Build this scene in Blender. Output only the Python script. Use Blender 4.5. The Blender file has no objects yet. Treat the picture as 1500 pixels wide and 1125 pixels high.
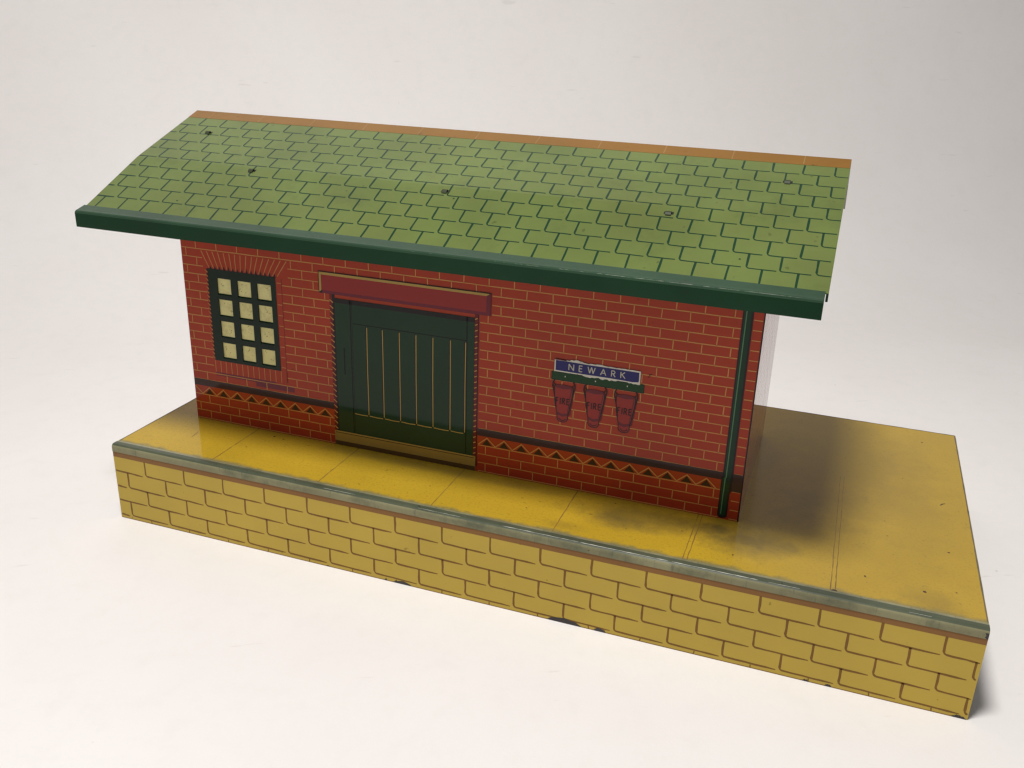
# Tin toy goods shed on a yellow brick platform, photographed on white paper.
import bpy, math, random
from mathutils import Matrix, Vector
random.seed(7)
S = 0.33            # length of the platform in metres; all shapes below are in platform lengths
E0 = 0.00010        # thickness of one layer of print
sc = bpy.context.scene
ORIGIN = (.5, .233, 0)  # centre of the base
COL = sc.collection

# ------------------------------------------------------------------ materials
class N:
    """tiny helper around a node tree"""
    def __init__(s, nt): s.nt = nt
    def new(s, t, **kw):
        n = s.nt.nodes.new(t)
        for k, v in kw.items(): setattr(n, k, v)
        return n
    def link(s, a, b): s.nt.links.new(a, b)
    def put(s, sock, v):
        if hasattr(v, 'is_output'): s.link(v, sock)
        else: sock.default_value = v
    def math(s, op, a, b=0.0, clamp=False):
        n = s.new('ShaderNodeMath', operation=op, use_clamp=clamp)
        s.put(n.inputs[0], a); s.put(n.inputs[1], b); return n.outputs[0]
    def ramp(s, v, lo, hi):
        n = s.new('ShaderNodeMapRange', clamp=True)
        s.put(n.inputs[0], v); n.inputs[1].default_value = lo; n.inputs[2].default_value = hi
        return n.outputs[0]
    def noise(s, co, scale, detail=4, rough=.55):
        n = s.new('ShaderNodeTexNoise'); s.link(co, n.inputs['Vector'])
        n.inputs['Scale'].default_value = scale; n.inputs['Detail'].default_value = detail
        n.inputs['Roughness'].default_value = rough
        return n.outputs[0]
    def mix(s, f, a, b, mode='MIX'):
        n = s.new('ShaderNodeMix', data_type='RGBA', blend_type=mode)
        s.put(n.inputs[0], f); s.put(n.inputs[6], a); s.put(n.inputs[7], b); return n.outputs[2]
    def co(s, scale=(1, 1, 1)):
        t = s.new('ShaderNodeTexCoord'); m = s.new('ShaderNodeMapping')
        s.link(t.outputs['Object'], m.inputs[0]); m.inputs['Scale'].default_value = tuple(v / S for v in scale)
        m.inputs['Location'].default_value = ORIGIN
        return m.outputs[0]

def rgb(c): return (c[0], c[1], c[2], 1.0)

def tin(name, c, rough=.16, mottle=.16, specks=.25, spec=.20, wav=.12, coat=0.0, extra=None, speck_s=95, speck_c=(.03, .022, .012), metal=0.0):
    """lacquered tinplate: printed colour with slight mottling, dirt specks, waviness and uneven gloss"""
    m = bpy.data.materials.new(name); m.use_nodes = True
    n = N(m.node_tree); b = m.node_tree.nodes['Principled BSDF']
    co = n.co()
    big = n.noise(co, 9, 3); fine = n.noise(co, 170, 3)
    dark = rgb([v * (1 - mottle) for v in c]); lite = rgb([min(1, v * (1 + mottle * .7)) for v in c])
    col = n.mix(n.ramp(big, .3, .7), dark, lite)
    col = n.mix(n.math('MULTIPLY', n.ramp(fine, .35, .75), mottle * .5), col, rgb([v * .6 for v in c]))
    if specks:
        sp = n.ramp(n.noise(co, speck_s, 2), .71, .745)
        col = n.mix(n.math('MULTIPLY', sp, specks), col, rgb(speck_c))
    rg = n.ramp(n.noise(co, 14, 5), .3, .75)
    rgh = n.math('ADD', n.math('MULTIPLY', rg, rough * .7), rough * .65)
    if extra: col, rgh = extra(n, co, col, rgh)
    n.put(b.inputs['Base Color'], col); n.put(b.inputs['Roughness'], rgh)
    b.inputs['Specular IOR Level'].default_value = spec
    b.inputs['Coat Weight'].default_value = coat; b.inputs['Coat Roughness'].default_value = .05
    b.inputs['Metallic'].default_value = metal
    bp = n.new('ShaderNodeBump'); bp.inputs['Strength'].default_value = wav; bp.inputs['Distance'].default_value = .002 * S
    hgt = n.math('ADD', n.noise(co, 11, 2), n.math('MULTIPLY', n.noise(co, 420, 2), .012))
    n.link(hgt, bp.inputs['Height']); n.link(bp.outputs[0], b.inputs['Normal'])
    return m

def blotch(n, co, cx, cy, rx, ry, soft=.35):
    """0..1 mask of an irregular patch on the platform top"""
    sx = n.new('ShaderNodeSeparateXYZ'); n.link(co, sx.inputs[0])
    dx = n.math('DIVIDE', n.math('SUBTRACT', sx.outputs[0], cx), rx)
    dy = n.math('DIVIDE', n.math('SUBTRACT', sx.outputs[1], cy), ry)
    r = n.math('SQRT', n.math('ADD', n.math('MULTIPLY', dx, dx), n.math('MULTIPLY', dy, dy)))
    r = n.math('ADD', r, n.math('MULTIPLY', n.math('SUBTRACT', n.noise(co, 26, 6, .7), .5), 1.5))
    return n.ramp(r, 1.0, 1.0 - soft * 2)

def top_wear(n, co, col, rgh):
    grime = rgb((.085, .066, .03))
    for cx, cy, rx, ry, a in ((.66, .078, .10, .030, .52), (.77, .075, .06, .045, .72), (.63, .06, .05, .02, .4), (.93, .2, .09, .2, .16), (.86, .30, .13, .2, .28), (.40, .098, .2, .014, .4), (.95, .03, .04, .03, .3), (.58, .03, .03, .012, .25)):
        col = n.mix(n.math('MULTIPLY', blotch(n, co, cx, cy, rx, ry), a), col, grime)
    dark_patch = rgb((.028, .026, .018))  # darker patches by the building's right end and along its foot
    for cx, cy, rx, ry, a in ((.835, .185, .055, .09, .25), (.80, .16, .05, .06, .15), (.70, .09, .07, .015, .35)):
        col = n.mix(n.math('MULTIPLY', blotch(n, co, cx, cy, rx, ry, .5), a), col, dark_patch)
    # lacquer rubbed away next to the folded front edge
    sy = n.new('ShaderNodeSeparateXYZ'); n.link(co, sy.inputs[0])
    e = n.math('ADD', sy.outputs[1], n.math('MULTIPLY', n.math('SUBTRACT', n.noise(co, 45, 6, .7), .5), .022))
    col = n.mix(n.math('MULTIPLY', n.ramp(e, .0185, .0125), .8), col, rgb((.17, .165, .075)))
    grit = n.ramp(n.noise(co, 330, 3, .7), .52, .72)
    col = n.mix(n.math('MULTIPLY', grit, .32), col, grime)
    # scattered rub marks
    rub = n.ramp(n.noise(co, 38, 8, .75), .60, .74)
    col = n.mix(n.math('MULTIPLY', rub, .35), col, grime)
    # tarnish is thicker on the open right-hand end, where the lacquer has dulled
    sx = n.new('ShaderNodeSeparateXYZ'); n.link(co, sx.inputs[0])
    dull = n.ramp(sx.outputs[0], .72, .86)
    col = n.mix(n.math('MULTIPLY', dull, .30), col, rgb((.36, .25, .075)))
    rgh = n.math('ADD', rgh, n.math('MULTIPLY', dull, .10))
    return col, rgh

def trim_wear(n, co, col, rgh):
    t = n.new('ShaderNodeTexCoord'); mp = n.new('ShaderNodeMapping'); n.link(t.outputs['Object'], mp.inputs[0])
    mp.inputs['Scale'].default_value = (1 / S, .12 / S, .12 / S)
    crack = n.ramp(n.noise(mp.outputs[0], 260, 3, .7), .6, .7)
    col = n.mix(n.math('MULTIPLY', crack, .45), col, rgb((.07, .085, .075)))
    patch = n.ramp(n.noise(co, 17, 6, .7), .46, .66)
    col = n.mix(n.math('MULTIPLY', patch, .6), col, rgb((.06, .075, .05)))
    return col, rgh

def slate_wear(n, co, col, rgh):
    g = n.ramp(n.noise(co, 6, 5, .65), .48, .72)
    col = n.mix(n.math('MULTIPLY', g, .3), col, rgb((.125, .12, .045)))
    g2 = n.ramp(n.noise(co, 21, 6, .7), .56, .74)
    return n.mix(n.math('MULTIPLY', g2, .35), col, rgb((.07, .085, .03))), rgh

def streaks(n, co, col, rgh):
    t = n.new('ShaderNodeTexCoord'); mp = n.new('ShaderNodeMapping'); n.link(t.outputs['Object'], mp.inputs[0])
    mp.inputs['Scale'].default_value = (1 / S, 1 / S, .18 / S)
    st = n.ramp(n.noise(mp.outputs[0], 30, 5, .65), .5, .72)
    return col, n.math('ADD', rgh, n.math('MULTIPLY', st, .16))

def grime_pane(n, co, col, rgh):
    d = n.ramp(n.noise(co, 75, 5, .7), .46, .72)
    col = n.mix(n.math('MULTIPLY', d, .36), col, rgh_c)
    return col, rgh
rgh_c = rgb((.26, .2, .085))

M = {}
M['brick'] = tin('red_brick_print', (.43, .048, .017), .10, .10, .25)
M['brick_low'] = tin('deep_red_brick_print', (.40, .043, .018), .10, .10, .25)
M['end_brick'] = tin('red_end_print', (.36, .045, .03), .02, .12, .2, wav=.03, spec=.6, extra=streaks)
M['mortar'] = tin('mortar_line_print', (.62, .30, .09), .14, .12, 0)
M['end_mortar'] = tin('end_mortar_print', (.50, .2, .075), .02, .12, 0, wav=.03, spec=.6)
M['gold'] = tin('gold_line_print', (.50, .33, .09), .14, .12, 0)
M['band'] = tin('dark_brown_band_print', (.060, .030, .026), .10, .15, .1)
M['tri'] = tin('dark_triangle_print', (.045, .024, .014), .10, .1, 0)
M['tri_field'] = tin('orange_red_frieze_print', (.42, .055, .018), .10, .1, .1)
M['plum'] = tin('plum_shading_print', (.19, .028, .045), .10, .15, .1)
M['dark_red'] = tin('dark_red_print', (.17, .020, .018), .10, .15, .1)
M['lintel'] = tin('red_lintel_print', (.34, .036, .032), .10, .08, .1)
M['outline'] = tin('black_outline_print', (.022, .016, .018), .14, .1, 0)
M['door'] = tin('dark_green_door_print', (.018, .049, .023), .10, .14, .2)
M['door_line'] = tin('deep_green_line_print', (.004, .010, .006), .12, .1, 0)
M['frame'] = tin('dark_green_window_print', (.009, .022, .012), .12, .12, .1)
M['pane'] = tin('cream_pane', (.95, .87, .40), .4, .10, .2, extra=grime_pane)
M['step'] = tin('ochre_step_print', (.38, .25, .06), .12, .1, .2)
M['step_dark'] = tin('brown_step_shade_print', (.10, .055, .02), .12, .1, .2)
M['pipe'] = tin('green_pipe_and_lip_light_print', (.012, .045, .022), .12, .1, .1)
M['pipe_hi'] = tin('pale_green_line_print', (.11, .24, .13), .12, .1, 0)
M['navy'] = tin('navy_plate_paint', (.035, .032, .17), .25, .12, .1)
M['cream'] = tin('cream_plate_paint', (.85, .81, .72), .4, .12, .25)
M['letter'] = tin('cream_letter_paint', (.66, .61, .50), .4, .12, 0)
M['rack'] = tin('green_rack_print', (.014, .062, .018), .12, .15, .2)
M['bucket'] = tin('red_bucket_print', (.36, .038, .030), .10, .1, .1)
M['bucket_dark'] = tin('plum_bucket_print', (.17, .026, .036), .10, .1, .1)
M['slate'] = tin('green_slate_print', (.122, .160, .046), .15, .16, .35, wav=.14, extra=slate_wear)
M['slate_line'] = tin('dark_green_slate_line', (.014, .042, .022), .16, .12, 0)
M['ridge'] = tin('orange_ridge_print', (.21, .10, .018), .15, .12, .3)
M['ridge_hi'] = tin('pale_orange_ridge_line', (.27, .16, .06), .16, .1, 0)
M['gutter'] = tin('green_gutter_paint', (.009, .037, .016), .15, .14, .3, spec=.15)
M['gutter_top'] = tin('grey_green_gutter_top', (.028, .060, .034), .22, .2, .3)
M['worn'] = tin('worn_metal_and_highlight', (.55, .56, .48), .35, .2, .6, metal=.2)  # rubbed metal, also the painted highlights along the folds
M['lug'] = tin('dull_tin_lug', (.045, .055, .03), .5, .3, .5, metal=.1)
M['hole'] = tin('dark_slot', (.02, .02, .012), .5, .1, 0)
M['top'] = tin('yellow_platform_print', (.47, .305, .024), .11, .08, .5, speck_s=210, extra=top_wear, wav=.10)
M['joint'] = tin('brown_joint_print', (.22, .13, .035), .14, .2, 0)
M['rubbed'] = tin('rubbed_yellow_print', (.30, .22, .055), .25, .3, .5)
M['edge_dark'] = tin('tarnished_folded_edge', (.14, .115, .065), .3, .4, .5)
M['block'] = tin('ochre_block_print', (.51, .362, .062), .22, .07, .35)
M['block_line'] = tin('brown_block_line', (.20, .10, .022), .2, .12, 0)
M['brown'] = tin('brown_course_and_contact_shadow', (.24, .115, .035), .18, .12, .25)
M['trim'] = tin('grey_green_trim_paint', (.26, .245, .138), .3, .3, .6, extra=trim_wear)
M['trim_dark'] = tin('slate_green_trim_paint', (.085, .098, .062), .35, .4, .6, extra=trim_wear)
M['chip'] = tin('chipped_dark_metal', (.055, .05, .05), .4, .3, .5)
M['tin_inside'] = tin('bare_tin_inside', (.10, .09, .075), .4, .2, .3, metal=.4)

def paper_material():
    m = bpy.data.materials.new('white_paper'); m.use_nodes = True
    n = N(m.node_tree); b = m.node_tree.nodes['Principled BSDF']; co = n.co()
    col = n.mix(n.ramp(n.noise(co, 3.2, 4), .3, .7), rgb((.80, .770, .752)), rgb((.83, .808, .792)))
    col = n.mix(n.math('MULTIPLY', n.ramp(n.noise(co, 30, 6, .7), .5, .75), .25), col, rgb((.72, .70, .66)))
    mp = n.new('ShaderNodeMapping'); t = n.new('ShaderNodeTexCoord'); n.link(t.outputs['Object'], mp.inputs[0])
    mp.inputs['Scale'].default_value = (.16 / S, 1 / S, 1 / S); mp.inputs['Rotation'].default_value = (0, 0, .35)
    hair = n.ramp(n.noise(mp.outputs[0], 55, 3, .6), .70, .74)
    col = n.mix(n.math('MULTIPLY', hair, .22), col, rgb((.5, .47, .42)))
    v = n.new('ShaderNodeTexVoronoi'); n.link(co, v.inputs['Vector']); v.inputs['Scale'].default_value = 11
    dot = n.ramp(v.outputs['Distance'], .030, .016)
    few = n.ramp(n.noise(co, 6, 2), .5, .6)
    col = n.mix(n.math('MULTIPLY', n.math('MULTIPLY', dot, few), .6), col, rgb((.2, .16, .12)))
    n.put(b.inputs['Base Color'], col)
    b.inputs['Roughness'].default_value = .6; b.inputs['Specular IOR Level'].default_value = .25
    bp = n.new('ShaderNodeBump'); bp.inputs['Strength'].default_value = .08; bp.inputs['Distance'].default_value = .0006
    n.link(n.noise(co, 260, 4), bp.inputs['Height']); n.link(bp.outputs[0], b.inputs['Normal'])
    return m
M['paper'] = paper_material()

# ------------------------------------------------------------------ mesh builder
class MB:
    def __init__(s): s.v = []; s.f = []; s.m = []; s.slots = []; s.smooth = []
    def mi(s, k):
        if k not in s.slots: s.slots.append(k)
        return s.slots.index(k)
    def face(s, pts, mat, smooth=False):
        b = len(s.v); s.v += [tuple(p) for p in pts]
        s.f.append(tuple(range(b, b + len(pts)))); s.m.append(s.mi(mat)); s.smooth.append(smooth)
    def box(s, x0, x1, y0, y1, z0, z1, mat):
        P = [(x, y, z) for z in (z0, z1) for y in (y0, y1) for x in (x0, x1)]
        for q in ((0, 2, 3, 1), (4, 5, 7, 6), (0, 1, 5, 4), (2, 6, 7, 3), (0, 4, 6, 2), (1, 3, 7, 5)):
            s.face([P[i] for i in q], mat)
    def sheet(s, prof, x0, x1, mats, t, smooth=False, caps=None):
        """a folded sheet: profile of (y, z) swept from x0 to x1, thickness t below it"""
        n = len(prof); off = []
        for i, p in enumerate(prof):
            a = prof[max(0, i - 1)]; b = prof[min(n - 1, i + 1)]
            dy, dz = b[0] - a[0], b[1] - a[1]; L = math.hypot(dy, dz)
            off.append((p[0] + dz / L * t, p[1] - dy / L * t))
        b = len(s.v)
        for x in (x0, x1):
            s.v += [(x, y, z) for y, z in prof] + [(x, y, z) for y, z in off]
        def add(f, k, sm=False): s.f.append(f); s.m.append(s.mi(k)); s.smooth.append(sm)
        q = 2 * n
        for i in range(n - 1):
            k = mats if isinstance(mats, str) else mats[i]
            add((b + i, b + i + 1, b + q + i + 1, b + q + i), k, smooth)
            add((b + n + i, b + q + n + i, b + q + n + i + 1, b + n + i + 1), k if caps is None else caps, smooth)
            add((b + i, b + n + i, b + n + i + 1, b + i + 1), k if caps is None else caps)
            add((b + q + i, b + q + i + 1, b + q + n + i + 1, b + q + n + i), k if caps is None else caps)
        k = mats if isinstance(mats, str) else mats[0]
        add((b, b + q, b + q + n, b + n), k); add((b + n - 1, b + 2 * n - 1, b + q + 2 * n - 1, b + q + n - 1), k)
    # print on a plane: fn(u, v, h) -> xyz
    def poly(s, fn, pts, lay, mat): s.face([fn(u, v, lay * E0) for u, v in pts], mat)
    def rect(s, fn, u0, u1, v0, v1, lay, mat): s.poly(fn, [(u0, v0), (u1, v0), (u1, v1), (u0, v1)], lay, mat)
    def stroke(s, fn, pts, w, lay, mat, closed=False):
        n = len(pts); ws = w if isinstance(w, (list, tuple)) else [w] * n
        L, R = [], []
        for i, p in enumerate(pts):
            if closed: a, b = pts[i - 1], pts[(i + 1) % n]
            else: a, b = pts[max(0, i - 1)], pts[min(n - 1, i + 1)]
            dx, dy = b[0] - a[0], b[1] - a[1]; l = math.hypot(dx, dy) or 1
            k = 1.0
            if 0 < i < n - 1 or closed:
                ex, ey = p[0] - a[0], p[1] - a[1]; el = math.hypot(ex, ey) or 1
                c = (ex * dx + ey * dy) / (el * l); k = 1 / max(.5, c)
            nx, ny = -dy / l * ws[i] / 2 * k, dx / l * ws[i] / 2 * k
            L.append((p[0] + nx, p[1] + ny)); R.append((p[0] - nx, p[1] - ny))
        b0 = len(s.v); h = lay * E0
        for a, c in zip(L, R): s.v += [fn(a[0], a[1], h), fn(c[0], c[1], h)]
        k = s.mi(mat)
        for i in range(n if closed else n - 1):
            j = (i + 1) % n
            s.f.append((b0 + 2 * i, b0 + 2 * i + 1, b0 + 2 * j + 1, b0 + 2 * j)); s.m.append(k); s.smooth.append(False)
    def build(s, name, parent=None, label=None):
        me = bpy.data.meshes.new(name)
        ox, oy, oz = ORIGIN if parent is not None else (0, 0, 0)
        me.from_pydata([((x - ox) * S, (y - oy) * S, (z - oz) * S) for x, y, z in s.v], [], s.f)
        for k in s.slots: me.materials.append(M[k])
        me.polygons.foreach_set('material_index', s.m); me.polygons.foreach_set('use_smooth', s.smooth)
        me.update()
        o = bpy.data.objects.new(name, me); COL.objects.link(o)
        if parent is not None: o.parent = parent
        if label: o['label'] = label
        return o

def J(a): return random.uniform(-a, a)
def arc(cx, cy, r, a0, a1, n=5):
    return [(cx + r * math.cos(math.radians(a0 + (a1 - a0) * i / n)), cy + r * math.sin(math.radians(a0 + (a1 - a0) * i / n))) for i in range(n + 1)]

# ------------------------------------------------------------------ sizes (in platform lengths)
D, H = .466, .1031                       # platform depth and height
BX0, BX1, BY0, BD = .0439, .7563, .112, .2476
BY1 = BY0 + BD; YM = BY0 + BD / 2
PROF = [(.0192, .3960), (.1135, .4405), (.1200, .4430), (.2358, .4853)]     # front slope of the roof
RX0, RX1 = -.0087, .8135
TH = .0012                               # tinplate

root = bpy.data.objects.new('toy_goods_shed', None); COL.objects.link(root)
root.location = (ORIGIN[0] * S, ORIGIN[1] * S, 0); root.empty_display_size = .05
root['label'] = 'tin toy goods shed with green slate roof and red brick walls on yellow platform'
root['category'] = 'toy building'

FW = lambda u, v, h: (u, BY0 - h, v)             # front wall
FP = lambda u, v, h: (u, -h, v)                  # front of the platform
PT = lambda u, v, h: (u, v, H + h)               # top of the platform
BW = lambda u, v, h: (u, BY1 + h, v)
RE = lambda u, v, h: (BX1 + h, u, v)             # right end wall (u = y)
LE = lambda u, v, h: (BX0 - h, u, v)

def roof_z(y):
    y = min(y, 2 * YM - y)
    for a, b in zip(PROF, PROF[1:]):
        if y <= b[0]: return a[1] + (b[1] - a[1]) * (y - a[0]) / (b[0] - a[0])
    return PROF[-1][1]
SL = [.0165]
for a, b in zip(PROF, PROF[1:]): SL.append(SL[-1] + math.hypot(b[0] - a[0], b[1] - a[1]))
def roof_fn(back):
    def fn(u, s_, h):
        i = 0
        while i < len(PROF) - 2 and s_ > SL[i + 1]: i += 1
        a, b = PROF[i], PROF[i + 1]; k = (s_ - SL[i]) / (SL[i + 1] - SL[i])
        y, z = a[0] + (b[0] - a[0]) * k, a[1] + (b[1] - a[1]) * k
        dy, dz = b[0] - a[0], b[1] - a[1]; L = math.hypot(dy, dz)
        y -= dz / L * h; z += dy / L * h
        return (u, 2 * YM - y if back else y, z)
    return fn

# ------------------------------------------------------------------ platform
pb = MB()
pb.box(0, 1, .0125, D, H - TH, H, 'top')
for x0, x1 in ((0, TH), (1 - TH, 1)):                            # short folded flanges at the open ends
    pb.box(x0, x1, TH + .0003, D - TH, .064, H - TH, 'block')
pb.box(0, 1, D - TH, D, 0, H - TH, 'block')
pb.box(.012, .0135, .03, D - .03, .002, H - TH, 'tin_inside'); pb.box(.9865, .988, .03, D - .03, .002, H - TH, 'tin_inside')
for k, x in enumerate((.1393, .2855, .4296, .5722, .7150, .8605)):
    for dx in ((0,) if k < 4 else (-.0022, .0022)):
        y1 = BY0 if x < BX1 else .275
        n_ = 14 if y1 < .2 else 40
        pts = [(x + dx + J(.0003), .013 + (y1 - .013) * i / n_) for i in range(n_ + 1)]
        pb.stroke(PT, pts, [(.0009 + J(.0004)) * (1 if y1 < .2 else 1 - .6 * i / len(pts)) for i, _ in enumerate(pts)], 1, 'joint')
# dents and dark nicks in the lacquer
for x, y, r in ((.8898, .0512, .0014), (.9115, .145, .0012), (.9725, .134, .0013), (.9561, .4235, .0014), (.8625, .0122, .0030), (.945, .045, .0022), (.62, .10, .0012), (.76, .04, .0011), (.975, .055, .001), (.93, .3, .0009), (.41, .055, .0009), (.53, .05, .0008), (.17, .1, .0018), (.185, .097, .0012)):
    pb.poly(PT, [(x + r * (1 + J(.5)) * math.cos(a * .785), y + r * (.8 + J(.4)) * math.sin(a * .785)) for a in range(8)], 2, 'band')
pb.stroke(PT, [(.9695, .243), (.972, .2475), (.9755, .2505)], [.0006, .0016, .0005], 2, 'chip')
pb.stroke(PT, [(.0763, .0558), (.0750, .065), (.0734, .0735)], [.0006, .001, .0005], 2, 'joint')
for p0, p1 in (((.9991, .0135), (.9991, D - .001)), ((.76, D - .0010), (.9985, D - .0010)), ((.0009, .0135), (.0009, D - .001))):
    n_ = 40; pts = [(p0[0] + (p1[0] - p0[0]) * i / n_, p0[1] + (p1[1] - p0[1]) * i / n_) for i in range(n_ + 1)]
    pb.stroke(PT, pts, [.0015 + J(.0005) for _ in pts], 1.5, 'edge_dark')
platform = pb.build('platform', root, 'yellow tin platform with worn, stained top')

fb = MB()
fb.box(0, 1, 0, TH, 0, .0937, 'block')
fb.rect(FP, 0, 1, .0868, .0936, 1, 'brown')
rows = [(.0870, .0672), (.0672, .0462), (.0462, .0256), (.0256, .0058)]
PITCH = .0575
for r, (zt, zb) in enumerate(rows):
    x = (.0470 if r % 2 == 0 else .0183) - PITCH
    while x < 1.0:
        jx = x + J(.0007); rad = .0036 + J(.0006); zz = zb + J(.0006)
        pts = []
        if jx > .0015:
            top = zt - (.0008 if r else 0)
            pts += [(jx + J(.0003), top), (jx + J(.0003), (top + zz) / 2), (jx, zz + rad)]
            pts += arc(jx + rad, zz + rad, rad, 190, 262, 5)
        else: pts += [(.0012, zz)]
        xe = min(jx + PITCH - .0030 - random.random() * .0022, .9985)
        x1 = pts[-1][0]
        if xe > x1 + .002:
            for i in range(1, 6): pts.append((x1 + (xe - x1) * i / 5, zz - .0010 * i / 5 + J(.00022)))
        pts = [(min(a, .9985), c) for a, c in pts]
        if jx < .997:
            ws = [.0023 + J(.0005) if i < 3 else .0020 + J(.0004) for i in range(len(pts))]; ws[-1] = .0009
            fb.stroke(FP, pts, ws, 1, 'block_line')
        x += PITCH
x = .0470
while x < 1:
    fb.stroke(FP, [(x, .0042), (x + J(.001), .0006)], .0012, 1, 'block_line'); x += PITCH
fb.stroke(FP, [(.001, .0005)] + [(i / 30, .0005 + J(.0001)) for i in range(1, 30)] + [(.999, .0005)], .0008, 1.5, 'brown')  # contact shadow painted as a thin brown line along the bottom
def chip(mb, fn, x0, x1, z0, z1, mat, lay=2):
    n_ = 9; up = []
    for i in range(n_ + 1):
        e = math.sin(math.pi * i / n_) ** .5 if 0 < i < n_ else 0
        up.append((x0 + (x1 - x0) * i / n_, z0 + (z1 - z0) * e * random.uniform(.55, 1)))
    mb.poly(fn, [(x1, z0), (x0, z0)] + up[1:-1], lay, mat)
for a in ((.388, .412, .0002, .0055), (.575, .616, .0002, .0065), (.628, .642, .0002, .0055), (.377, .380, .0002, .004), (.846, .853, .0002, .003), (.868, .875, .0002, .004), (.30, .304, .0002, .002), (.985, .999, .0002, .004)):
    chip(fb, FP, *a, 'chip')
front_panel = fb.build('front_panel', platform, 'ochre front face printed with brown outlined stone blocks'); front_panel.parent = platform

tb = MB()
tp = [(-.0006, .0937), (-.0006, .0995)] + [(.0034 - .0040 * math.cos(math.radians(a)), .0995 + .0042 * math.sin(math.radians(a))) for a in (20, 40, 60, 80, 90)] + [(.0085, H + .0006), (.0125, H + .0001)]
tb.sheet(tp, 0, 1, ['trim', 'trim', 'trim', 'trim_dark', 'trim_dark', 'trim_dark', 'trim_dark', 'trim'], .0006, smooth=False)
# rubbed bright ridge along the fold, with its highlight painted in
for xa, xb, w in ((.30, .34, .0004), (.42, .47, .0005), (.52, .605, .0008), (.607, .70, .0010), (.704, .79, .0009), (.80, .83, .0005), (.93, .95, .0004)):
    n_ = int((xb - xa) / .004)
    pts = [(xa + (xb - xa) * i / n_, J(.00012)) for i in range(n_ + 1)]
    tb.stroke(lambda u, v, h: (u, .0016 + v, .1037 + v * .35 + h), pts, [w * random.uniform(.25, 1.15) if 0 < i < n_ else .0002 for i in range(n_ + 1)], 1, 'worn')
tb.poly(lambda u, v, h: (u, -.0006 - h, v), [(.9999, .0938), (.9999, .1002), (.9965, .1000), (.9978, .0972), (.9968, .0955), (.9985, .0938)], 1, 'chip')
trim = tb.build('edge_trim', platform, 'rolled grey green edge worn to bare metal, with a painted highlight along its fold')
# ------------------------------------------------------------------ walls
WZ = .4375                                # the front wall runs up under the roof
wx0, wx1, wz0, wz1 = .0820, .1770, .1915, .3100        # opening behind the window frame
wb = MB()
def slab(x0, x1, z0, z1, mat): wb.box(x0, x1, BY0, BY0 + TH, z0, z1, mat)
slab(BX0, wx0, H, WZ, 'brick'); slab(wx1, BX1, H, WZ, 'brick')
slab(wx0, wx1, H, wz0, 'brick'); slab(wx0, wx1, wz1, WZ, 'brick')
# darker plinth, frieze and band
DX0, DX1 = .2525, .4452
for x0, x1 in ((BX0 + .0004, DX0), (DX1, .7565 - .0018)):
    wb.rect(FW, x0, x1, H + .0002, .1385, 1, 'brick_low')
    wb.rect(FW, x0, x1, .1385, .1512, 1, 'tri_field')
    wb.rect(FW, x0, x1, .1508, .1600, 2, 'band')
wb.rect(FW, .7335, BX1 - .0006, .1385, .1600, 2.5, 'band')
CP = .01094; BL = .0300; LW = .00105
courses = []
z = .1600
while z < .42: courses.append(z); z += CP
def blocked(x, z):
    if DX0 - .0005 < x < DX1 + .0005 and z < .3005: return True
    if .2380 < x < .4595 and .300 < z < .3275: return True
    if .0735 < x < .1955 and .3105 < z < .334: return True
    if .0765 < x < .1870 and .1735 < z <= .3105: return True
    if .7328 < x < .7445: return True
    if x < BX0 + .0004 or x > .7545: return True
    return False
def hline(z, lay=1, mat='mortar'):
    x = BX0 + .0005; st = None; step = .001
    wob = random.uniform(0, 6)
    while x <= .7549:
        b = blocked(x, z)
        if not b and st is None: st = x
        if (b or x > .7535) and st is not None:
            if x - st > .002:
                n_ = max(1, int((x - st) / .02))
                pts = [(st + (x - st) * i / n_, z + J(.00014)) for i in range(n_ + 1)]
                wb.stroke(FW, pts, [LW + J(.0002) for _ in pts], lay, mat)
            st = None
        x += step
for k, z in enumerate(courses):
    hline(z)
    x = (.6359 if k % 2 == 0 else .6509) - 20 * BL
    while x < BX1:
        if not blocked(x, z + CP / 2):
            wb.stroke(FW, [(x + J(.0003), z), (x + J(.0003), z + CP)], LW + J(.00015), 1, 'mortar')
        x += BL
for k, z in enumerate((.1272, .1158, .1046)):
    hline(z, 2)
for k, (z0, z1) in enumerate(((.1272, .1385), (.1158, .1272), (.1046, .1158))):
    x = (.6359 if k % 2 == 0 else .6509) - 20 * BL
    while x < .7549:
        if not blocked(x, z0 + .004): wb.stroke(FW, [(x, z0), (x + J(.0003), z1)], LW, 2, 'mortar')
        x += BL
hline(.1385, 2)
# frieze of dark triangles under a gold zigzag
def zig(x0, x1, first):
    pts = []; x = first
    while x - .0108 > x0 + .001: x -= .0216
    xs = x - .0108
    while x < x1 - .001:
        if x0 + .004 < x < x1 - .004:
            wb.poly(FW, [(x - .0062, .1397), (x + .0062, .1397), (x, .1474)], 2, 'tri')
        x += .0216
    p = [(xs + .0108 * i, .1395 if i % 2 == 0 else .1490) for i in range(200)]
    p = [q for q in p if x0 + .0012 <= q[0] <= x1 - .0012]
    wb.stroke(FW, p, .0012, 3, 'mortar')
zig(BX0, DX0, .0667); zig(DX1, .7325, .4575)
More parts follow.
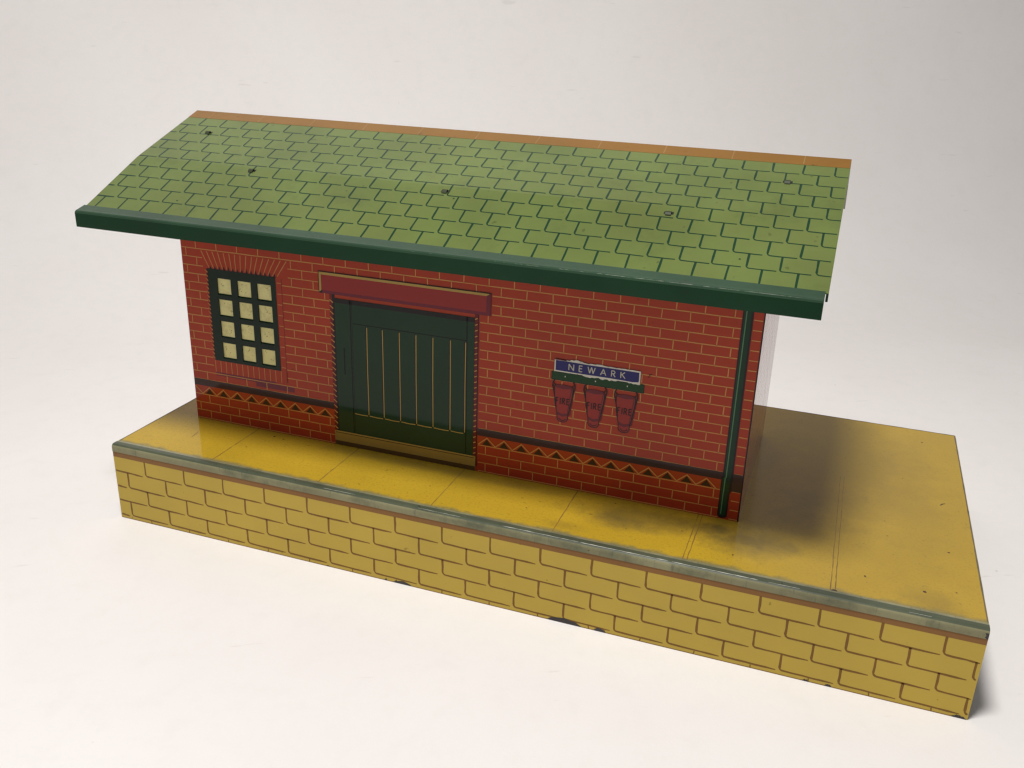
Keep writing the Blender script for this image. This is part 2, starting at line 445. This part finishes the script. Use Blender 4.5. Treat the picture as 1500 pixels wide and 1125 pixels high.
# brick arch, jambs and sill of the window
nv = 15
for i in range(nv + 1):
    t = i / nv
    a = (.0735 + .122 * t, .3332); b = (.0835 + .098 * t, .3128)
    m = ((a[0] + b[0]) / 2 + J(.0006), (a[1] + b[1]) / 2)
    wb.stroke(FW, [a, m, b], [.0009, .0010, .0007], 1, 'mortar')
    if i < nv:
        q = .0835 + .098 * (t + .5 / nv)
        wb.poly(FW, [(q - .0026, .3112), (q + .0012, .3112), (q - .0008 - .001 * (1 - t), .3165 + J(.0012))], 1, 'outline')
n_ = 22
for i in range(n_):
    z = .1925 + .119 * i / n_
    wb.stroke(FW, [(.0766, z + .0030), (.0806, z)], [.0004, .0010], 1, 'mortar')
    wb.poly(FW, [(.0808, z + .0006), (.0808, z + .0046), (.0782, z + .0046)], 1, 'outline')
wb.stroke(FW, [(.1868, .1745), (.1868, .3105)], .0008, 1, 'dark_red')
for i in range(9): wb.stroke(FW, [(.1800, .195 + .0137 * i), (.1862, .195 + .0137 * i)], .0008, 1, 'mortar')
for i in range(14):
    x = .0800 + .0082 * i
    wb.stroke(FW, [(x, .1738), (x + J(.0004), .1898)], .0008, 1, 'mortar')
wb.rect(FW, .0800, .1700, .1688, .1736, .5, 'plum'); wb.rect(FW, .1400, .1965, .1634, .1712, .6, 'plum')
# jambs of the doorway
wb.rect(FW, DX0, .2592, .1095, .3004, 1, 'dark_red'); wb.rect(FW, .2560, .2596, .1225, .3004, 2, 'outline')
n_ = 26
for i in range(n_):
    z = .1110 + .186 * i / n_
    wb.stroke(FW, [(.2527, z + .0034), (.2572, z)], [.0010, .0013], 3, 'mortar')
wb.rect(FW, .4397, .4452, .1095, .3004, 1, 'dark_red')
for i in range(27): wb.stroke(FW, [(.4400, .112 + .0070 * i), (.4432, .1135 + .0070 * i)], .0011, 2, 'mortar')
wb.stroke(FW, [(.4440, .1100), (.4440, .300)], .0009, 2, 'outline')
# dark folded corner on the right, and small nicks
wb.rect(FW, .7549, BX1, H + .0002, WZ - .001, 3, 'outline')
for x, z in ((.6425, .2560), (.6448, .2590), (.6433, .2582)):
    wb.rect(FW, x, x + .0013, z, z + .0012, 3, 'outline')
wb.build('wall', root, 'red printed brick front wall with a band of dark triangles')

def end_wall(fn, x0, x1):
    mb = MB()
    ys = [BY0 + TH, .1200, YM, 2 * YM - .1200, BY1 - TH]
    top = [(y, roof_z(y) - .0022) for y in ys]
    a = [(x0, y, z) for y, z in top]; b = [(x1, y, z) for y, z in top]
    loA = [(x0, ys[0], H), (x0, ys[-1], H)]; loB = [(x1, ys[0], H), (x1, ys[-1], H)]
    mb.face([loA[0]] + a + [loA[1]], 'end_brick'); mb.face([loB[0]] + b + [loB[1]], 'end_brick')
    for i in range(4): mb.face([a[i], b[i], b[i + 1], a[i + 1]], 'end_brick')
    mb.face([a[0], loA[0], loB[0], b[0]], 'end_brick'); mb.face([a[-1], loA[1], loB[1], b[-1]], 'end_brick')
    for k, z in enumerate([.1158, .1272, .1385] + courses):
        w_ = [y for y in (i * .002 for i in range(40, 200)) if BY0 + .003 < y < BY1 - .003 and roof_z(y) - .004 > z]
        if len(w_) < 3: continue
        mb.stroke(fn, [(w_[0], z), (w_[-1], z)], LW, .3, 'end_mortar')
        y = BY0 + .012 + (.015 if k % 2 else 0)
        while y < BY1 - .004:
            if roof_z(y) - .006 > z + CP: mb.stroke(fn, [(y, z), (y, z + CP)], LW, .3, 'end_mortar')
            y += BL
    return mb.build('wall', root, 'shiny red end wall reflecting the white paper')
end_wall(RE, BX1 - TH, BX1); end_wall(LE, BX0, BX0 + TH)
kb = MB(); kb.box(BX0, BX1, BY1 - TH, BY1, H, WZ, 'brick')
for k, z in enumerate([.1158, .1272, .1385] + courses):
    kb.stroke(BW, [(BX0 + .001, z), (BX1 - .001, z)], LW, 1, 'mortar')
    x = BX0 + .006 + (.015 if k % 2 else 0)
    while x < BX1 - .002: kb.stroke(BW, [(x, z), (x, z + CP)], LW, 1, 'mortar'); x += BL
kb.build('wall', root, 'red printed brick rear wall')

# ------------------------------------------------------------------ window
cols = [(.0934, .1135), (.1229, .1425), (.1514, .1714)]
rws = [(.1941, .2158), (.2229, .2446), (.2511, .2732), (.2791, .3004)]
fx = [.0805] + [v for c in cols for v in c] + [.1785]; fz = [.1900] + [v for r in rws for v in r] + [.3115]
fm = MB(); yf, yb = BY0 - .0003, BY0 + .0015
for i in range(len(fx) - 1):
    for j in range(len(fz) - 1):
        x0, x1, z0, z1 = fx[i], fx[i + 1], fz[j], fz[j + 1]
        if i % 2 and j % 2:                          # the opening: four returns into the pane
            fm.face([(x0, yf, z0), (x1, yf, z0), (x1, yb, z0 + .0014), (x0, yb, z0 + .0014)], 'pipe')  # lower lip in brighter green, painting the light it catches
            fm.face([(x0, yf, z1), (x1, yf, z1), (x1, yb, z1), (x0, yb, z1)], 'frame')
            for xx in (x0, x1): fm.face([(xx, yf, z0), (xx, yf, z1), (xx, yb, z1), (xx, yb, z0)], 'frame')
        else: fm.face([(x0, yf, z0), (x1, yf, z0), (x1, yf, z1), (x0, yf, z1)], 'frame')
x0, x1, z0, z1 = fx[0], fx[-1], fz[0], fz[-1]
for a, b in (((x0, z0), (x1, z0)), ((x1, z0), (x1, z1)), ((x1, z1), (x0, z1)), ((x0, z1), (x0, z0))):
    fm.face([(a[0], yf, a[1]), (b[0], yf, b[1]), (b[0], BY0 - .00002, b[1]), (a[0], BY0 - .00002, a[1])], 'frame')
window = fm.build('window', root, 'twelve pane window with a thick dark green frame')
pn = MB(); pn.box(.0830, .1760, yb, yb + .0008, .1920, .3095, 'pane')
for a, b in cols:
    for c, d in rws:
        fnp = lambda u, v, h: (u, yb - h, v)
        for _ in range(3):
            x, z = random.uniform(a + .003, b - .003), random.uniform(c + .006, d - .003); L_ = random.uniform(.001, .004); t = random.uniform(.3, 1.4)
            pn.stroke(fnp, [(x, z), (x + L_ * math.cos(t), z + L_ * math.sin(t))], [.0003, .0008], 1, 'step')
pn.build('pane', window, 'smudged cream panes')

# ------------------------------------------------------------------ door
db = MB(); DL = 4
FD = lambda u, v, h: (u, BY0 - .0005 - h, v)
db.box(.2594, .4397, BY0 - .0005, BY0 - .00015, .1228, .2960, 'door')
def line(pts, w, mat, lay=1): db.stroke(FD, pts, w, lay, mat)
line([(.2800, .1240), (.2800, .2955)], .0011, 'door_line'); line([(.2820, .1240), (.2820, .2955)], .0006, 'outline')
line([(.2830, .2672), (.4300, .2672)], .0010, 'door_line'); line([(.4305, .1240), (.4305, .2955)], .0012, 'door_line')
line([(.2700, .2000), (.2702, .2350)], .0016, 'door_line')
db.rect(FD, .2597, .4394, .2905, .2957, 1, 'outline')
px = [.3015, .3224, .3446, .3661, .3878, .4100, .4290]
for i, x in enumerate(px):
    line([(x + J(.0002), .2645), (x + J(.0003), .21), (x, .1515)], .00105, 'gold'); line([(x - .0013, .2660), (x - .0013, .1515)], .0008, 'outline')
prev = .2815
for x in px: line([(prev, .1503), ((prev + x) / 2, .1497), (x - .0016, .1500)], .0010, 'gold'); prev = x + .0008
door = db.build('door', root, 'dark green plank door with thin gold lines')
sb = MB(); FS = lambda u, v, h: (u, BY0 - .0006 - h, v)
sb.box(.2525, .4432, BY0 - .0006, BY0 - .00015, H + .0003, .1228, 'step')
sb.rect(FS, .2527, .4430, H + .0004, .1092, 1, 'step_dark')
sb.stroke(FS, [(.2540, .1205), (.4410, .1205)], .0009, 1, 'step_dark'); sb.stroke(FS, [(.2540, .1219), (.4410, .1219)], .0012, 1, 'gold')
sb.build('doorstep', door, 'ochre doorstep')
lb = MB(); FL = lambda u, v, h: (u, BY0 - .0007 - h, v)
lb.box(.2386, .4592, BY0 - .0007, BY0 - .0004, .3004, .3272, 'outline')
lb.rect(FL, .2395, .4536, .3042, .3264, 1, 'lintel')
lb.rect(FL, .2436, .4590, .3006, .3042, 1, 'plum'); lb.poly(FL, [(.4536, .3006), (.4590, .3006), (.4590, .3262), (.4536, .3236)], 2, 'plum')
lb.poly(FL, [(.2398, .3262), (.4578, .3262), (.4536, .3234), (.2428, .3232)], 3, 'gold')
lb.poly(FL, [(.2398, .3262), (.2398, .3014), (.2426, .3040), (.2426, .3234)], 3.5, 'gold')
lb.build('lintel', root, 'red lintel edged in gold over the door')

# ------------------------------------------------------------------ drainpipe
dp = MB(); yp = BY0 - .0005
FDp = lambda u, v, h: (u, yp - h, v)
dp.box(.7336, .7445, yp, BY0 - .00032, .1385, .42, 'outline')
dp.rect(FDp, .7350, .7425, .1386, .419, 1, 'pipe'); dp.rect(FDp, .7368, .7379, .1386, .419, 2, 'pipe_hi')
dp.box(.7326, .7440, yp - .00012, yp - .00001, .136, .1545, 'outline'); dp.rect(lambda u, v, h: (u, yp - .00012 - h, v), .7340, .7418, .1362, .154, 1, 'pipe')
dp.rect(lambda u, v, h: (u, yp - .00012 - h, v), .7360, .7371, .1362, .154, 2, 'pipe_hi')
dp.poly(FDp, [(.7326, .1362), (.7326, .1075), (.7342, .1052), (.7375, .1043), (.7412, .1052), (.7432, .1075), (.7432, .1362)], 0, 'outline')
dp.poly(FDp, [(.7342, .1362), (.7342, .1085), (.7375, .1072), (.7412, .1085), (.7412, .1362)], 1, 'pipe')
dp.rect(FDp, .7358, .7368, .1095, .136, 2, 'pipe_hi')
dp.build('drainpipe', root, 'dark green drainpipe at the corner')

# ------------------------------------------------------------------ name plate and fire buckets
rk = MB(); FR = lambda u, v, h: (u, BY0 - .0005 - h, v)
rk.box(.5335, .6392, BY0 - .0005, BY0 - .0003, .2366, .2470, 'outline'); rk.rect(FR, .5341, .6386, .2374, .2464, 1, 'rack')
for x in (.5490, .5840, .6200): rk.rect(FR, x, x + .001, .2415, .2430, 2, 'cream')
rk.build('bucket_rack', root, 'green bar from which the buckets hang')

GL = {  # letters as centre lines on a box 0..w x 0..1
 'N': (.78, [[(0, 0), (0, 1)], [(0, 1), (.78, 0)], [(.78, 0), (.78, 1)]]),
 'E': (.52, [[(0, 0), (0, 1)], [(0, .97), (.52, .97)], [(0, .52), (.46, .52)], [(0, .03), (.52, .03)]]),
 'W': (1.15, [[(0, 1), (.30, 0)], [(.30, 0), (.575, 1)], [(.575, 1), (.85, 0)], [(.85, 0), (1.15, 1)]]),
 'A': (.85, [[(0, 0), (.425, 1)], [(.425, 1), (.85, 0)], [(.17, .34), (.68, .34)]]),
 'R': (.58, [[(0, 0), (0, 1)], [(0, .97), (.28, .97)] + arc(.28, .735, .235, 85, -90, 8) + [(0, .5)], [(.24, .5), (.6, 0)]]),
 'K': (.66, [[(0, 0), (0, 1)], [(.62, 1), (.03, .48)], [(.17, .6), (.68, 0)]]),
 'F': (.5, [[(0, 0), (0, 1)], [(0, .97), (.5, .97)], [(0, .52), (.44, .52)]]),
 'I': (.0, [[(0, 0), (0, 1)]]),
}
def letters(mb, fn, text, x0, x1, z0, h, w, lay, mat, slope=0, xs=1.0):
    tot = sum(GL[c][0] for c in text) * h * xs; gap = (x1 - x0 - tot) / (len(text) - 1)
    x = x0
    for c in text:
        for k, st in enumerate(GL[c][1]): mb.stroke(fn, [(x + a * h * xs, z0 + b * h + slope * (x - x0)) for a, b in st], w, lay + k * .12, mat)
        x += GL[c][0] * h * xs + gap

npb = MB(); yn = BY0 - .0011
FN = lambda u, v, h: (u, yn - h, v)
# a stuck-on plate with torn, flaking edges
edge = []
for i in range(41):
    t = i / 40; lift = .0021 if .18 < t < .34 else (.0012 if .4 < t < .62 else (.0006 if t > .62 else 0))
    edge.append((.5366 + .0976 * t, .2614 + lift * random.uniform(.4, 1.1) + J(.00025)))
low = []
for i in range(41):
    t = 1 - i / 40; drop = .0019 if .34 < t < .75 else (.0016 if t > .86 else .0003)
    low.append((.5366 + .0976 * t, .2474 - drop * random.uniform(.2, 1.1) + J(.0002)))
ring = edge + low
npb.face([(u, yn, v) for u, v in ring], 'cream')
for i in range(len(ring)):
    a, b = ring[i], ring[(i + 1) % len(ring)]
    npb.face([(a[0], yn, a[1]), (b[0], yn, b[1]), (b[0], BY0 - .0006, b[1]), (a[0], BY0 - .0006, a[1])], 'cream')
npb.poly(FN, [(.5380, .2606), (.5380, .2487), (.57, .2485), (.60, .2487), (.6255, .2482), (.6322, .2490), (.6328, .2498), (.6327, .2602), (.60, .2604), (.575, .2602), (.56, .2606)], 1, 'navy')
for x0, x1 in ((.5460, .5560), (.5640, .5760)): npb.stroke(FN, [(x0, .2612), ((x0 + x1) / 2, .2614), (x1, .2611)], [.0004, .0012, .0004], 2, 'cream')
npb.poly(FN, [(.5368, .2622), (.5368, .2610), (.552, .2610), (.550, .2618)], 2, 'plum')
plate = npb.build('nameplate', root, 'navy name plate with flaking cream edge')
nl = MB(); letters(nl, FN, 'NEWARK', .5534, .6172, .2510, .0071, .00108, 2, 'letter'); nl.build('lettering', plate, 'cream letters NEWARK')

BK = 1.06
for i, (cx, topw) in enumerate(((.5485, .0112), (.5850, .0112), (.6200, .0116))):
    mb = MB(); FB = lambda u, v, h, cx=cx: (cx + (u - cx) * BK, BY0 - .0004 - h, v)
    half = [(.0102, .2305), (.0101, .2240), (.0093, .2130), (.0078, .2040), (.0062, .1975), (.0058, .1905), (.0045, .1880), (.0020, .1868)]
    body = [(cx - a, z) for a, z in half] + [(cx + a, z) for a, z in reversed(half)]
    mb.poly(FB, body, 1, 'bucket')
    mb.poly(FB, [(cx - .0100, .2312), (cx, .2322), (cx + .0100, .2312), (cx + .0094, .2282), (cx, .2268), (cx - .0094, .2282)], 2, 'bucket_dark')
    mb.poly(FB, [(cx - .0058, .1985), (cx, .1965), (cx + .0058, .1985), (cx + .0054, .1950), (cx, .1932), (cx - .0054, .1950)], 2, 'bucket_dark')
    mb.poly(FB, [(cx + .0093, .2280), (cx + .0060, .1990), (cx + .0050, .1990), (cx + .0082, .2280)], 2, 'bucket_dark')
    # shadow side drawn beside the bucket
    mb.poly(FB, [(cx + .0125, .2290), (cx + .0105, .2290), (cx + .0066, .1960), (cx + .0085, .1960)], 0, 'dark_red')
    mb.stroke(FB, body, [.0009] * 16, 3, 'outline')
    mb.stroke(FB, arc(cx, .1925, .0040, 200, 340, 6), .0008, 3, 'outline')
    for s_ in (-1, 1):      # hooked handles
        mb.stroke(FB, [(cx + s_ * .0100, .2372), (cx + s_ * .0118, .2340), (cx + s_ * .0124, .2300), (cx + s_ * .0104, .2215), (cx + s_ * .0072, .2040)], [.0012, .0014, .0012, .0010, .0008], 4, 'outline')
        mb.stroke(FB, [(cx + s_ * .0110, .2330), (cx + s_ * .0085, .2300)], .0009, 4, 'outline')
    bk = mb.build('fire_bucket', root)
    bk['label'] = ('red fire bucket hanging under the left end of the bar', 'middle red fire bucket', 'red fire bucket hanging under the right end of the bar')[i]
    lt = MB(); letters(lt, FB, 'FIRE', cx - .0078, cx + .0068, .2085, .0074, .00095, 5, 'outline', xs=.66); lt.build('lettering', bk)

# ------------------------------------------------------------------ roof
rb = MB()
full = PROF + [(2 * YM - y, z) for y, z in reversed(PROF)][1:]
rb.sheet(full, RX0, RX1, 'slate', .0010)
NR = 10; RS = .0214; RP = .0312
for back in (False, True):
    fn = roof_fn(back)
    for r in range(NR):
        sb_ = .2108 - RS * r; st_ = sb_ + RS
        if r == 0: st_ = .2305
        if r == NR - 1: sb_ = .0172
        x = (.7373 if r % 2 == 0 else .7529) - RP * 25
        while x < RX1 - .0008:
            jx = x + J(.0006); rad = .0030 + J(.0006); zz = sb_ + J(.0004); dx = J(.0006)
            pts = []
            if jx > RX0 + .001: pts += [(jx + dx, st_ - .0003), (jx + dx * .5, (st_ + zz) / 2), (jx, zz + rad)]
            if r < NR - 1:
                if pts: pts += arc(jx + rad, zz + rad, rad, 188, 264, 5)
                else: pts = [(RX0 + .0006, zz)]
                xe = min(jx + RP - .0022 - random.random() * .0018, RX1 - .0004)
                x1 = pts[-1][0]
                if xe > x1 + .001:
                    for i in range(1, 4): pts.append((x1 + (xe - x1) * i / 3, zz + J(.0002)))
            elif pts: pts[-1] = (jx + J(.0004), zz)
            if len(pts) > 1 and jx + rad < RX1 and jx + RP > RX0 + .004:
                pts = [(max(RX0 + .0003, min(RX1 - .0003, a)), c) for a, c in pts]
                ws = [.0021 + J(.0004) if i < 3 else .0015 + J(.0002) for i in range(len(pts))]
                q, w2 = [], []
                for i, p in enumerate(pts):
                    if i:
                        a = pts[i - 1]
                        for c in sorted((c for c in SL[1:3] if min(a[1], p[1]) < c < max(a[1], p[1])), reverse=True):
                            t = (c - a[1]) / (p[1] - a[1]); q.append((a[0] + (p[0] - a[0]) * t, c)); w2.append(ws[i])
                    q.append(p); w2.append(ws[i])
                rb.stroke(fn, q, w2, 1, 'slate_line')
            x += RP
# small nicks in the slates
fn = roof_fn(False)
for x, s_ in ((.73, .051), (.10, .045), (.42, .10), (.30, .17), (.62, .19)):
    rb.poly(fn, [(x + .0012 * math.cos(a * 1.05 + J(.2)), s_ + .001 * math.sin(a * 1.05)) for a in range(6)], 2, 'slate_line')
rb.box(RX1 - .0022, RX1, .0180, .0192, .3885, .3955, 'gutter')
roof = rb.build('roof', root, 'green tin roof printed with rounded slates')
rg = MB(); smax = SL[-1]
for back in (False, True):
    fn = roof_fn(back)
    rg.face([fn(RX0, .2310, 2 * E0), fn(RX1, .2310, 2 * E0), fn(RX1, smax, 2 * E0), fn(RX0, smax, 2 * E0)], 'ridge')
    x = .0215
    while x < RX1:
        rg.stroke(fn, [(x, .2315), (x + J(.0005), smax - .0005)], .0010, 3, 'ridge_hi'); x += .0745
rg.build('ridge_strip', roof, 'orange ridge tile strip')
for back in (False, True):
    gb = MB()
    prof = [(.0196, .3968), (.0085, .3938), (.0058, .3932), (.0046, .3924), (.0041, .3910), (.0042, .3754)]
    if back: prof = [(2 * YM - y, z) for y, z in prof][::-1]
    mats = ['gutter_top', 'gutter_top', 'gutter_top', 'gutter_top', 'gutter']
    gb.sheet(prof, RX0 - .0012, RX1 - .0028, mats[::-1] if back else mats, .0009)
    if not back:
        for xa, xb, w in ((.40, .47, .0004), (.50, .60, .0007), (.603, .70, .0011), (.703, .80, .0009)):  # highlight on the gutter's fold, painted as pale strokes
            n_ = int((xb - xa) / .003)
            pts = [(xa + (xb - xa) * i / n_, J(.0001)) for i in range(n_ + 1)]
            gb.stroke(lambda u, v, h: (u, .0045 - h, .3929 + v + h), pts, [w * random.uniform(.3, 1.1) if 0 < i < n_ else .0002 for i in range(n_ + 1)], 1.5, 'worn')  # painted highlight, sharing the worn metal material
    gb.build('gutter', roof, 'dark green eaves board' if not back else None)
# bent tin lugs poking through the slates
tabs = [(.0470, .1944), (.1590, .1152), (.4057, .1118), (.6497, .1115), (.7553, .1921)]
for i, (x, s_) in enumerate(tabs):
    mb = MB(); fn = roof_fn(False); w = .0042
    mb.poly(fn, [(x - w * 1.15, s_ - .0022), (x + w * 1.2, s_ - .0022), (x + w * 1.2, s_ + .0020), (x - w * 1.1, s_ + .0020)], 1.5, 'hole')
    tp = [(s_ + .0012, 0), (s_ + .0008, .0014), (s_ - .0004, .0026), (s_ - .0022, .0024), (s_ - .0042, .0012)]
    for a, b in zip(tp, tp[1:]):
        A = [fn(x - w * .7, a[0], a[1]), fn(x + w * .7, a[0], a[1]), fn(x + w * .7, b[0], b[1]), fn(x - w * .7, b[0], b[1])]
        B = [fn(x - w * .7, a[0] - .0006, a[1] - .0005), fn(x + w * .7, a[0] - .0006, a[1] - .0005), fn(x + w * .7, b[0] - .0006, b[1] - .0006), fn(x - w * .7, b[0] - .0006, b[1] - .0006)]
        mb.face(A, 'lug'); mb.face(B, 'lug')
        for k in range(4): mb.face([A[k], A[(k + 1) % 4], B[(k + 1) % 4], B[k]], 'lug')
    mb.build('metal_lug', roof)

# ------------------------------------------------------------------ paper sweep under and behind the toy
pp = MB(); prof = [(-1.15, 0), (0, 0), (.85, 0)]
R_ = .75
prof += [(.85 + R_ * math.sin(math.radians(a)), R_ - R_ * math.cos(math.radians(a))) for a in range(3, 91, 3)]
ly, lz = prof[-1]; prof += [(ly, lz + .2 * i) for i in range(1, 9)]
b = 0
for (y0, z0), (y1, z1) in zip(prof, prof[1:]):
    pp.face([(-4, y0, z0), (6, y0, z0), (6, y1, z1), (-4, y1, z1)], 'paper', True)
paper = pp.build('backdrop')
import bmesh
bm = bmesh.new(); bm.from_mesh(paper.data); bmesh.ops.remove_doubles(bm, verts=bm.verts, dist=1e-6); bm.to_mesh(paper.data); bm.free()
paper.matrix_world = Matrix.Translation((.5 * S, .2 * S, 0)) @ Matrix.Rotation(math.radians(30), 4, 'Z') @ Matrix.Translation((-.5 * S, -.2 * S, 0))
paper['kind'] = 'structure'; paper['label'] = 'white paper sheet under and behind the toy'

# ------------------------------------------------------------------ light
def area(name, loc, target, size, power, color):
    l = bpy.data.lights.new(name, 'AREA'); l.shape = 'DISK'; l.size = size * S; l.energy = power; l.color = color
    o = bpy.data.objects.new(name, l); COL.objects.link(o); o.location = [v * S for v in loc]
    o.rotation_euler = (Vector(target) - Vector(loc)).to_track_quat('-Z', 'Y').to_euler(); return o
area('ceiling_lamp', (.43, -.62, 2.5), (.6, .25, .2), .52, 6.95, (1, .977, .955))
w = bpy.data.worlds.new('World'); sc.world = w; w.use_nodes = True
bg = w.node_tree.nodes['Background']; bg.inputs[0].default_value = (1, .98, .965, 1); bg.inputs[1].default_value = .21

# ------------------------------------------------------------------ camera
cam = bpy.data.cameras.new('camera'); co = bpy.data.objects.new('camera', cam); COL.objects.link(co)
cam.sensor_width = 36; cam.lens = 36 * 1383.3 / 1500; cam.clip_start = .005; cam.clip_end = 20
r_, u_, f_ = Vector((.939118, .342337, .029367)), Vector((-.152032, .33737, .929014)), Vector((-.308128, .876919, -.368877))
mt = Matrix((r_, u_, -f_)).transposed().to_4x4(); mt.translation = Vector((.8198, -.8361, .6217)) * S
co.matrix_world = mt
sc.camera = co
sc.view_settings.view_transform = 'Standard'; sc.view_settings.look = 'None'
sc.view_settings.gamma = 1; sc.view_settings.use_curve_mapping = False
sc.view_settings.exposure = 0
sc.cycles.max_bounces = 10; sc.cycles.diffuse_bounces = 5
sc.cycles.filter_width = 1.4
